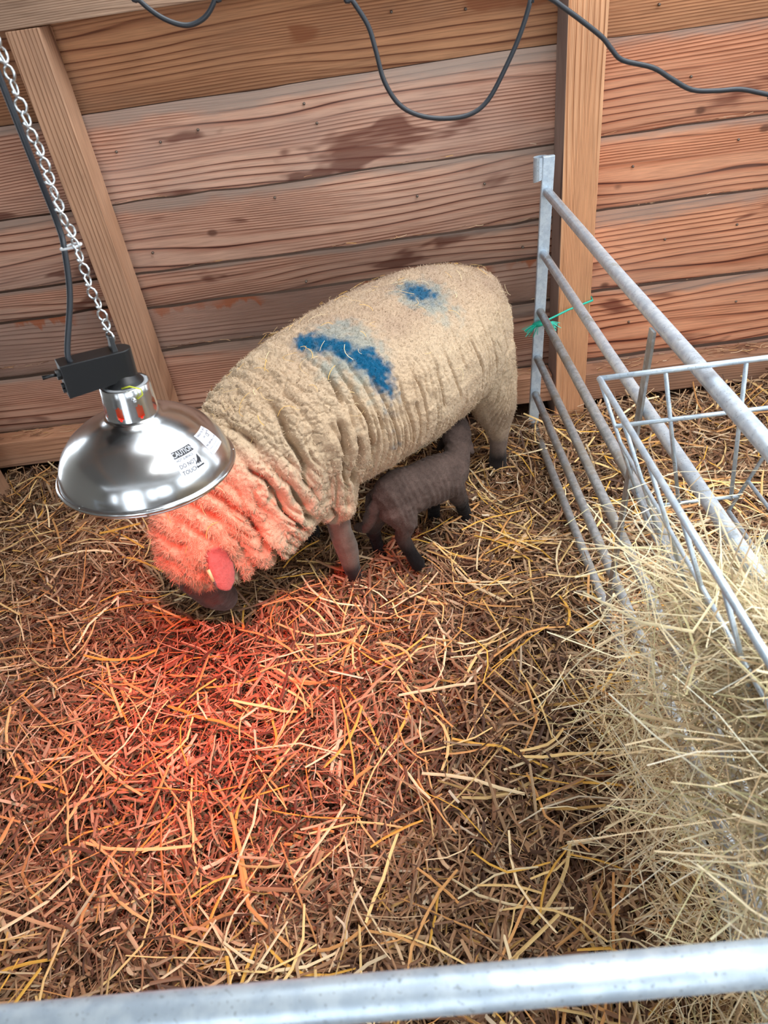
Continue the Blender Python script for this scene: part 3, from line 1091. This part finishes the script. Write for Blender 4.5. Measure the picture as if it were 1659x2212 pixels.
YC = 1.49
for pts, lab in (([(270, -40), (303, 2), (345, 35), (385, 52), (415, 53), (445, 35), (464, 0), (470, -40)], 'short black cable loop at the top left above the boards'),
                 ([(735, -40), (762, 2), (795, 55), (812, 110), (830, 175), (862, 225), (905, 249), (960, 256), (1015, 247), (1055, 215), (1095, 140), (1125, 70), (1146, 0), (1150, -40)], 'long black cable drooping in a wide loop before the back boards'),
                 ([(1130, -55), (1200, 3), (1250, 40), (1300, 80), (1320, 105), (1345, 130), (1410, 146), (1450, 170), (1495, 194), (1550, 196), (1600, 193), (1659, 204), (1730, 215)], 'black cable slanting across the timber post to the right')):
    P3 = [px(x, y, YC) for x, y in pts]
    a, b = P3[0], P3[-1]
    if 'slanting' in lab:
        P3 = [Vector((a.x - .30, a.y, 2.36)), Vector((a.x - .22, a.y, 1.9)), Vector((a.x - .10, a.y, 1.62))] + P3 + [Vector((b.x + .5, b.y, b.z - .03)), Vector((b.x + 1.0, b.y, b.z + .1))]
    else:
        P3 = [Vector((a.x - .02, a.y, 2.36)), Vector((a.x - .02, a.y, 1.75))] + P3 + [Vector((b.x + .01, b.y, 1.75)), Vector((b.x + .01, b.y, 2.36))]
    o = MB().tube(smooth_path(P3, 5), .0043, 9).build('hanging_cable', M['cable'], None, True)
    tag(o, lab, 'cable')


# ------------------------------------------------------------------ animals
def loft(secs, side, n=28):
    """secs: (centre, half-width along side, half-height) ; closed tube with rounded ends"""
    C = [np.array(s[0], float) for s in secs]
    m = len(C)
    side = np.array(side, float)
    V = []
    for i in range(m):
        t = C[min(i + 1, m - 1)] - C[max(i - 1, 0)]
        t /= np.linalg.norm(t)
        x = side - t * (side @ t)
        x /= np.linalg.norm(x)
        y = np.cross(t, x)
        for k in range(n):
            a = 2 * math.pi * k / n
            V.append(C[i] + x * math.cos(a) * secs[i][1] + y * math.sin(a) * secs[i][2])
    F = []
    for i in range(m - 1):
        for k in range(n):
            l = (k + 1) % n
            F.append((i * n + k, i * n + l, (i + 1) * n + l, (i + 1) * n + k))
    F.append(tuple(range(n - 1, -1, -1)))
    F.append(tuple((m - 1) * n + k for k in range(n)))
    return V, F


def chain_tube(pts, rad, n=14):
    """round tube along points with domed ends"""
    P = [np.array(p, float) for p in pts]
    d0 = (P[0] - P[1]) / np.linalg.norm(P[0] - P[1])
    d1 = (P[-1] - P[-2]) / np.linalg.norm(P[-1] - P[-2])
    PP = [P[0] + d0 * rad[0] * .9, P[0] + d0 * rad[0] * .6] + P + [P[-1] + d1 * rad[-1] * .6, P[-1] + d1 * rad[-1] * .9]
    RR = [rad[0] * .35, rad[0] * .78] + list(rad) + [rad[-1] * .78, rad[-1] * .35]
    sd_ = np.array([1, 0.2, 0.1]) if abs(d1[0]) < .8 else np.array([0, 1, .1])
    return loft([(p, r, r) for p, r in zip(PP, RR)], sd_, n)


def remesh(parts, voxel, smooth_it):
    mb = MB()
    for v, f in parts:
        mb.add(v, f)
    me = mb.mesh('tmp')
    bm = bmesh.new()
    bm.from_mesh(me)
    bmesh.ops.recalc_face_normals(bm, faces=bm.faces[:])
    bm.to_mesh(me)
    bm.free()
    o = bpy.data.objects.new('tmp', me)
    COL.objects.link(o)
    md = o.modifiers.new('r', 'REMESH')
    md.mode = 'VOXEL'
    md.voxel_size = voxel
    ms = o.modifiers.new('s', 'SMOOTH')
    ms.factor = .5
    ms.iterations = smooth_it
    dg = bpy.context.evaluated_depsgraph_get()
    m2 = bpy.data.meshes.new_from_object(o.evaluated_get(dg))
    bpy.data.objects.remove(o)
    nv = len(m2.vertices)
    V = np.zeros(nv * 3, np.float32)
    m2.vertices.foreach_get('co', V)
    N = np.zeros(nv * 3, np.float32)
    m2.vertex_normals.foreach_get('vector', N)
    return m2, V.reshape(-1, 3).astype(float), N.reshape(-1, 3).astype(float)


def seg_dist(P, A, B, ra, rb):
    d = B - A
    t = np.clip(((P - A) @ d) / (d @ d), 0, 1)
    return np.linalg.norm(P - A - t[:, None] * d, axis=1) - (ra + (rb - ra) * t)


def chain_dist(P, pts, rad):
    return np.min([seg_dist(P, np.array(pts[i], float), np.array(pts[i + 1], float), rad[i], rad[i + 1]) for i in range(len(pts) - 1)], axis=0)


def set_cols(me, col):
    at = me.color_attributes.new('tint', 'FLOAT_COLOR', 'POINT')
    c4 = np.ones((len(col), 4), np.float32)
    c4[:, :3] = col
    at.data.foreach_set('color', c4.ravel())


def fuzz(name, V, N, col, wts, n, L, W, parent, mat, lean=(0, 0, -.25), spread=.55, lens=None):
    idx = rng.choice(len(V), n, p=wts / wts.sum())
    root = V[idx] + rng.normal(0, .0022, (n, 3))
    root -= N[idx] * .003
    d = N[idx] + rng.normal(0, spread, (n, 3)) + np.array(lean)
    d /= np.linalg.norm(d, axis=1)[:, None]
    d2 = d + rng.normal(0, .5, (n, 3)) + np.array(lean)
    d2 /= np.linalg.norm(d2, axis=1)[:, None]
    ll = (L * rng.uniform(.5, 1.3, n) * (1 if lens is None else lens[idx]))[:, None]
    sidev = np.cross(d, rng.normal(0, 1, (n, 3)))
    sidev /= np.linalg.norm(sidev, axis=1)[:, None] + 1e-9
    wv = sidev * (W / 2)
    mid = root + d * ll * .55
    tip = mid + d2 * ll * .5
    VV = np.stack([root - wv, root + wv, mid + wv * .8, mid - wv * .8, tip + wv * .25, tip - wv * .25], 1).reshape(-1, 3)
    b = (np.arange(n) * 6)[:, None]
    FF = np.concatenate([b + np.array([0, 1, 2, 3]), b + np.array([3, 2, 4, 5])], 0)
    cc = np.repeat(np.clip(col[idx] * (1 + rng.normal(0, .1, (n, 1))), 0, .95), 6, axis=0)
    me = np_mesh(name, VV, FF, mat, cc)
    o = bpy.data.objects.new(name, me)
    link(o, parent)
    return o


# ---- the ewe : u along the body towards the head, w to its left (camera side), z up
EH = np.array([-.725, -.689, 0.])
EL = np.array([.689, -.725, 0.])
EO = np.array([.229, 2.223, 0.])
E3 = lambda u, w_, z: EO + EH * u + EL * w_ + np.array([0, 0, z])
body = [(E3(-.125, 0, .47), .03, .045), (E3(-.115, 0, .475), .075, .10), (E3(-.09, 0, .485), .125, .15), (E3(-.03, 0, .50), .180, .195), (E3(.07, 0, .515), .230, .228), (E3(.22, 0, .522), .265, .245), (E3(.4, 0, .515), .28, .25),
        (E3(.6, 0, .515), .265, .24), (E3(.76, 0, .515), .235, .225), (E3(.88, 0, .495), .205, .205), (E3(.97, 0, .455), .180, .182), (E3(1.04, 0, .410), .160, .160), (E3(1.10, 0, .375), .142, .142), (E3(1.155, 0, .345), .112, .115), (E3(1.19, 0, .32), .075, .08), (E3(1.205, 0, .31), .03, .03)]
parts = [loft(body, EL)]
woolc = [(chain_tube, [E3(.06, .09, .45), E3(.02, .115, .33), E3(-.005, .125, .22), E3(-.01, .13, .14)], [.14, .10, .068, .042]),
         (chain_tube, [E3(.06, -.09, .45), E3(.02, -.115, .33), E3(-.01, -.125, .22), E3(-.03, -.13, .14)], [.14, .10, .068, .042]),
         (chain_tube, [E3(.76, .10, .42), E3(.76, .13, .32)], [.13, .075]),
         (chain_tube, [E3(.74, -.10, .42), E3(.74, -.13, .32)], [.13, .075]),
         (chain_tube, [E3(.80, .05, .42), E3(.92, .06, .37), E3(1.0, .06, .335), E3(1.05, .05, .305)], [.15, .14, .13, .095]),
         (chain_tube, [E3(1.10, 0, .385), E3(1.135, .0, .345)], [.13, .11]),
         (chain_tube, [E3(-.115, 0, .52), E3(-.13, 0, .40), E3(-.13, 0, .27)], [.04, .036, .022])]
skin = [([E3(.76, .13, .36), E3(.755, .13, .20), E3(.745, .13, .13), E3(.74, .13, .03), E3(.735, .13, .0)], [.045, .034, .036, .026, .030]),
        ([E3(.72, -.13, .36), E3(.70, -.13, .18), E3(.69, -.13, .0)], [.045, .034, .029]),
        ([E3(.0, .13, .26), E3(-.015, .13, .17), E3(-.005, .13, .07), E3(.0, .13, .0)], [.05, .040, .030, .034]),
        ([E3(-.02, -.13, .28), E3(-.05, -.13, .19), E3(-.04, -.13, .07), E3(-.02, -.13, .0)], [.06, .042, .029, .033]),
        ([E3(1.145, -.005, .34), E3(1.145, -.01, .24), E3(1.125, -.02, .155), E3(1.10, -.03, .10)], [.085, .072, .056, .044])]
for fn, p, r in woolc:
    parts.append(fn(p, r))
for p, r in skin:
    parts.append(chain_tube(p, r))
# ears: flattened ellipsoid drooping at each side of the head
def ear(base, tip, wide, thick, facing):
    base, tip, facing = (np.array(q, float) for q in (base, tip, facing))
    t = (tip - base) / np.linalg.norm(tip - base)
    sd_ = np.cross(t, facing)
    sd_ /= np.linalg.norm(sd_)
    secs = []
    for k, (s, wd) in enumerate(((-.05, .25), (.0, .45), (.2, .8), (.45, 1.0), (.7, .92), (.88, .62), (1.0, .2))):
        secs.append((base + (tip - base) * s, wide * wd, thick * (0.5 + .5 * wd)))
    return loft(secs, sd_, 16)


camdir = EL * .8 + np.array([0, 0, .6])
ears = [([E3(1.140, .118, .385), E3(1.150, .142, .270)], .037, .0085, camdir), ([E3(1.13, -.10, .37), E3(1.14, -.16, .30)], .031, .0085, -EL + np.array([0, 0, .6]))]
for (b_e, t_e), wd, th, fc in ears:
    parts.append(ear(b_e, t_e, wd, th, fc))
me, V, N = remesh(parts, .0037, 6)

# part weights
spine_pts = np.array([s[0] for s in body])
cum = np.r_[0, np.cumsum(np.linalg.norm(np.diff(spine_pts, axis=0), axis=1))]
best = np.full(len(V), 1e9)
S = np.zeros(len(V))
Q = np.zeros_like(V)
for i in range(len(spine_pts) - 1):
    A, B = spine_pts[i], spine_pts[i + 1]
    d = B - A
    t = np.clip(((V - A) @ d) / (d @ d), 0, 1)
    q = A + t[:, None] * d
    dist = np.linalg.norm(V - q, axis=1)
    m_ = dist < best
    best[m_] = dist[m_]
    S[m_] = (cum[i] + t * np.linalg.norm(d))[m_]
    Q[m_] = q[m_]
rad_ = V - Q
upc = rad_[:, 2] / (np.linalg.norm(rad_, axis=1) + 1e-9)
rel = V - EO
U, Wl = rel @ EH, rel @ EL
d_skin = np.min([chain_dist(V, p, r) for p, r in skin], axis=0)
d_wool = np.min([chain_dist(V, p, r) for _, p, r in woolc], axis=0)
bw = np.interp(S, cum, [s[1] for s in body])
d_wool = np.minimum(d_wool, best - bw * 1.0)
d_ear = np.min([chain_dist(V, [np.array(b) + (np.array(t) - np.array(b)) * q for q in (.1, .5, .9)], [.022, .03, .022]) for (b, t), _, _, _ in ears], axis=0)
isear = sstep(.012, .0, d_ear) * (np.abs(Wl) > .11) * (U > 1.05) * (V[:, 2] < .40)
woolw = sstep(-.004, .012, d_skin - d_wool)
woolw = np.maximum(woolw, sstep(.30, .34, V[:, 2]) * (U < 1.0))
woolw = np.where(U > 1.0, sstep(.235, .275, V[:, 2] + .02 * vnoise(V, 22, 8) + .28 * (Wl - .02) - .12 * (U - 1.12)), woolw)
woolw = np.where(isear > .3, 0, woolw)

# fleece relief: ring folds on the neck, vertical cracks on the flank, pebbly staples on the back
sh = float(np.interp(.66, [0, 1], [0, 1]))
s_sh = cum[7] - .02
neck = sstep(s_sh, s_sh + .20, S)
gridS = np.linspace(0, cum[-1], 400)
dd = .030 + .016 * sstep(s_sh, s_sh + .2, gridS)
qtab = np.r_[0, np.cumsum(np.diff(gridS) / dd[1:])]
shear = (0.10 * neck) * upc
q = np.interp(S + shear * .3, gridS, qtab) + .85 * vnoise(V, 6.5, 31) + .22 * vnoise(V, 19, 32)
idq = np.floor(q + .5)
tt = np.abs(q - idq)
wid = .11 + .03 * neck
crack = np.exp(-(tt / wid) ** 2)
rm = vnoise(np.stack([idq * 3.1, upc * 2.2 + idq * .37, Wl * 2], 1), 1.0, 33)
msk = sstep(-.25, .25, rm)
low = sstep(.72, .15, upc)
Aamp = (.019 * low * (1 - neck) + .044 * neck * sstep(.97, .6, upc)) * msk
rumpfade = sstep(.10, .32, S)
Aamp *= (.35 + .65 * rumpfade)
fold = .5 + .5 * np.cos(2 * math.pi * tt)
disp = -Aamp * crack
disp += .007 * neck * (0.5 - fold)
q2 = np.interp(S, gridS, qtab) * 1.9 + 1.2 * vnoise(V, 9, 35)
t2 = np.abs(q2 - np.floor(q2 + .5))
disp += -.009 * np.exp(-(t2 / .15) ** 2) * sstep(-.1, .3, vnoise(V * np.array([1, 1, .5]), 16, 36)) * (low + .5 * neck)
f1, f2 = voronoi(V * np.array([1, 1, .8]), 82, 41)
g1, g2 = voronoi(V, 38, 44)
disp += -.0030 * (1 - sstep(.0, .30, f2 - f1)) * (1 - .4 * low) - .0065 * (1 - sstep(0, .16, g2 - g1)) * (.25 + .75 * neck) * sstep(-.3, .2, vnoise(V, 12, 45))
disp += .006 * vnoise(V, 9, 46) + .0035 * vnoise(V, 24, 47) + .0012 * vnoise(V, 110, 48)
disp += .006 * sstep(1.0, 1.1, U) * vnoise(V, 40, 49)
V2 = V + N * (disp * woolw)[:, None] + N * ((1 - woolw) * .0012 * vnoise(V, 60, 50))[:, None]
me.vertices.foreach_set('co', V2.astype(np.float32).ravel())
me.polygons.foreach_set('use_smooth', np.ones(len(me.polygons), bool))
me.update()

cream = s2l((202, 181, 153))
tan = s2l((186, 157, 127))
dirty = s2l((158, 134, 116))
n1 = vnoise(V, 7, 61) * .5 + .5
col = cream[None] * (1 - n1[:, None] * .6) + tan[None] * n1[:, None] * .6
dm = (sstep(.35, .95, upc) * sstep(.95, .55, U) * (.35 + .65 * (vnoise(V, 16, 62) * .5 + .5)) * .75)[:, None]
col = col * (1 - dm) + dirty[None] * dm
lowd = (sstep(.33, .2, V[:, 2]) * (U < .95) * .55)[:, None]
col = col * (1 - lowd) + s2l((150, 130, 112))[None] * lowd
# two blue raddle marks
def blob(cu_, cw, rads, power, nseed):
    P = np.stack([U - cu_, Wl - cw], 1)
    r = np.sqrt((P[:, 0] / rads[0]) ** 2 + (P[:, 1] / rads[1]) ** 2) + .22 * vnoise(V, 22, nseed) + .28 * vnoise(V, 80, nseed + 1)
    return sstep(1.0, .35, r) * power * (V[:, 2] > .45)
BLUE_A, BLUE_B = s2l((12, 82, 116)), s2l((84, 138, 148))
bm1 = np.maximum.reduce([blob(.675, .04, (.05, .05), 1.0, 71), blob(.65, .075, (.05, .05), 1.0, 77), blob(.622, .11, (.052, .055), 1.0, 72), blob(.605, .155, (.05, .05), 1.0, 78), blob(.588, .195, (.055, .07), 1.0, 73), blob(.285, .085, (.055, .07), .95, 74)])
bm2 = np.maximum.reduce([blob(.61, .12, (.13, .15), .38, 75), blob(.28, .10, (.10, .12), .38, 76)])
col = col * (1 - bm2[:, None]) + BLUE_B[None] * bm2[:, None] * 1.1
col = col * (1 - bm1[:, None]) + BLUE_A[None] * bm1[:, None]
face = s2l((74, 56, 50))
legc = s2l((112, 96, 86))
hoof = s2l((38, 32, 30))
sk = np.where((U > 1.0)[:, None], face[None], legc[None])
hz_ = sstep(.085, .04, V[:, 2])[:, None] * (U < 1.0)[:, None]
sk = sk * (1 - hz_) + hoof[None] * hz_
sk = sk * (1 + .25 * vnoise(V, 50, 80))[:, None]
sk = sk * (1 - isear[:, None]) + s2l((160, 104, 100))[None] * isear[:, None]
fin = col * woolw[:, None] + sk * (1 - woolw[:, None])
set_cols(me, np.clip(fin, .005, .95))
me.materials.clear()
me.materials.append(M['wool'])
me.name = 'body'

ewe = thing('sheep', 'cream woolly ewe with blue marks on its back, head down under the lamp', 'sheep', tuple(E3(.37, 0, 0)))
ob = bpy.data.objects.new('body', me)
link(ob, ewe)
Nn = np.zeros(len(V) * 3, np.float32)
me.vertex_normals.foreach_get('vector', Nn)
Nn = Nn.reshape(-1, 3).astype(float)
lens = .75 + .9 * sstep(.95, 1.12, U) + .35 * sstep(.5, 1, upc)
fo = fuzz('fleece', V2, Nn, fin * 1.06, woolw * (.6 + .8 * sstep(.95, 1.1, U)) * (1 - .85 * crack * sstep(.003, .01, Aamp)) + .001, 150000, .0085, .0011, ewe, M['fuzz'], lens=lens)
tag(fo, kind='stuff')
# ear tag
MB().tube([E3(1.180, .135, .362), E3(1.182, .146, .330)], [.005, .0042], 8).build('ear_tag', M['eartag'], ewe, True)

# ---- loose straw caught in the fleece
cand = np.where((woolw > .9) & (N[:, 2] > .15) & (U < 1.2))[0]
pickw = (.25 + sstep(.4, 1., upc[cand])) * (.6 + .8 * (vnoise(V[cand], 6, 90) > 0))
ids = rng.choice(cand, 150, p=pickw / pickw.sum())
mbv, mbf, mbc = [], [], []
for i in ids:
    nrm = N[i]
    tdir = np.cross(nrm, rng.normal(0, 1, 3))
    tdir /= np.linalg.norm(tdir)
    bi = np.cross(nrm, tdir)
    ll, wd = rng.uniform(.012, .055), rng.uniform(.0008, .0019)
    c = V2[i] + nrm * .010
    cv = rng.normal(0, .25)
    lift = rng.normal(0, .12)
    o0 = len(mbv)
    colw = s2l([(232, 212, 168), (214, 182, 130), (222, 176, 92)][rng.integers(3)])
    for t in np.linspace(-.5, .5, 5):
        p = c + tdir * ll * t + bi * ll * cv * (t * t * 4) + nrm * (ll * lift * t - ll * .1 * t * t)
        mbv += [p - bi * wd / 2, p + nrm * wd * .4, p + bi * wd / 2]
        mbc += [colw] * 3
    for j in range(4):
        for a in range(2):
            p0 = o0 + j * 3 + a
            mbf.append((p0, p0 + 1, p0 + 4, p0 + 3))
ws = bpy.data.objects.new('straw_wisps', np_mesh('straw_wisps', np.array(mbv), np.array(mbf), M['straw'], np.array(mbc)))
link(ws)
tag(ws, 'thin straw wisps caught in the ewe fleece', 'straw', kind='stuff')

# ---- the lamb, nursing under the ewe's flank
G = lambda x, y, z: np.array([x, y, z], float)
lb = [(G(-.108, 1.648, .235), .022, .025), (G(-.100, 1.653, .240), .045, .05), (G(-.080, 1.664, .248), .062, .068), (G(-.040, 1.686, .252), .068, .075), (G(.01, 1.713, .248), .068, .075), (G(.06, 1.745, .240), .068, .076), (G(.105, 1.775, .232), .064, .075),
      (G(.135, 1.805, .238), .050, .062), (G(.147, 1.838, .258), .040, .048), (G(.152, 1.866, .278), .037, .042), (G(.155, 1.895, .300), .046, .050), (G(.155, 1.925, .318), .044, .046), (G(.150, 1.965, .335), .032, .034), (G(.147, 1.99, .342), .018, .02)]
lside = np.array([.52, -.85, 0])
lp = [loft(lb, lside, 22)]
ltubes = [([G(-.055, 1.652, .225), G(-.034, 1.640, .165), G(-.050, 1.640, .118), G(-.036, 1.634, .065), G(-.012, 1.626, .012)], [.056, .036, .0255, .020, .021]),
          ([G(-.10, 1.70, .22), G(-.125, 1.715, .15), G(-.142, 1.715, .105), G(-.139, 1.722, .05), G(-.135, 1.73, .0)], [.048, .032, .023, .019, .021]),
          ([G(.120, 1.775, .205), G(.138, 1.795, .135), G(.150, 1.83, .085), G(.162, 1.85, .02), G(.165, 1.852, .0)], [.042, .030, .024, .018, .02]),
          ([G(.08, 1.82, .205), G(.06, 1.86, .10), G(.06, 1.87, .0)], [.038, .024, .02]),
          ([G(-.100, 1.655, .262), G(-.122, 1.648, .235), G(-.142, 1.655, .185), G(-.162, 1.675, .145), G(-.186, 1.70, .130)], [.022, .019, .0175, .016, .013])]
for p, r in ltubes:
    lp.append(chain_tube(p, r, 12))
for bt, tp_ in ((G(.180, 1.888, .298), G(.202, 1.872, .238)), (G(.128, 1.90, .30), G(.09, 1.89, .25))):
    lp.append(ear(bt, tp_, .019, .006, np.array([.6, -.7, .4])))
ml, LV, LN = remesh(lp, .0036, 4)
hd = chain_dist(LV, [G(.152, 1.866, .278), G(.147, 1.99, .342)], [.04, .03])
wr = np.sin((LV @ np.array([.8, .5, .15])) * 340 + 3.0 * vnoise(LV, 18, 101)) * .0011 * sstep(-.08, -.02, LV[:, 0]) * sstep(.16, .13, LV[:, 0]) * (LV[:, 2] > .15)
ld = wr + .0022 * vnoise(LV, 45, 102) + .0010 * vnoise(LV, 140, 103) + .004 * vnoise(LV, 14, 104)
LV2 = LV + LN * ld[:, None]
ml.vertices.foreach_set('co', LV2.astype(np.float32).ravel())
ml.polygons.foreach_set('use_smooth', np.ones(len(ml.polygons), bool))
ml.update()
ca, cb_ = s2l((86, 71, 65)), s2l((24, 21, 22))
mixv = sstep(.17, .07, LV[:, 2]) * (chain_dist(LV, *ltubes[4]) > .008)
mixv = np.maximum(mixv, .45 * sstep(1.85, 1.90, LV[:, 1]))
lc = ca[None] * (1 - mixv[:, None]) + cb_[None] * mixv[:, None] * .7
lc = lc * (1 + .22 * vnoise(LV, 30, 105) + .15 * vnoise(LV, 120, 106))[:, None]
set_cols(ml, np.clip(lc, .004, .9))
ml.materials.clear()
ml.materials.append(M['lambcoat'])
ml.name = 'body'
lamb = thing('lamb', 'dark brown lamb nursing under the belly of the ewe', 'lamb', (0.02, 1.74, 0))
link(bpy.data.objects.new('body', ml), lamb)
LNn = np.zeros(len(LV) * 3, np.float32)
ml.vertex_normals.foreach_get('vector', LNn)
lf = fuzz('coat', LV2, LNn.reshape(-1, 3).astype(float), lc * 1.25, np.ones(len(LV)), 26000, .0042, .0008, lamb, M['fuzz'])
tag(lf, kind='stuff')

# ---- chaff and straw bits on the ledges of the wall
nb = 900
zs_ = rng.choice([.175, .435, .728, .965], nb, p=[.62, .26, .08, .04])
bxs = rng.uniform(-2.0, 1.9, nb)
ydeb = np.where(zs_ < .2, rng.uniform(2.455, 2.525, nb), rng.uniform(2.545, 2.562, nb))
zs2 = np.where((zs_ < .2) & (bxs > .65), .157, zs_) + .004
okb = (np.abs(bxs - .646) > .075) & (np.abs(bxs + .94) > .06)
V, F, C = ribbons(np.stack([bxs, ydeb, zs2], 1)[okb], rng.normal(0, .35, okb.sum()), rng.normal(0, .12, okb.sum()), rng.uniform(.01, .05, okb.sum()), rng.uniform(.0015, .004, okb.sum()), rng.normal(0, .3, okb.sum()), rng.normal(0, .3, okb.sum()), straw_cols(okb.sum()), k=4)
lo_ = bpy.data.objects.new('ledge_chaff', np_mesh('ledge_chaff', V, F, M['straw'], C))
link(lo_)
tag(lo_, 'bits of chaff and straw lying along the wall ledges', 'straw', kind='stuff')
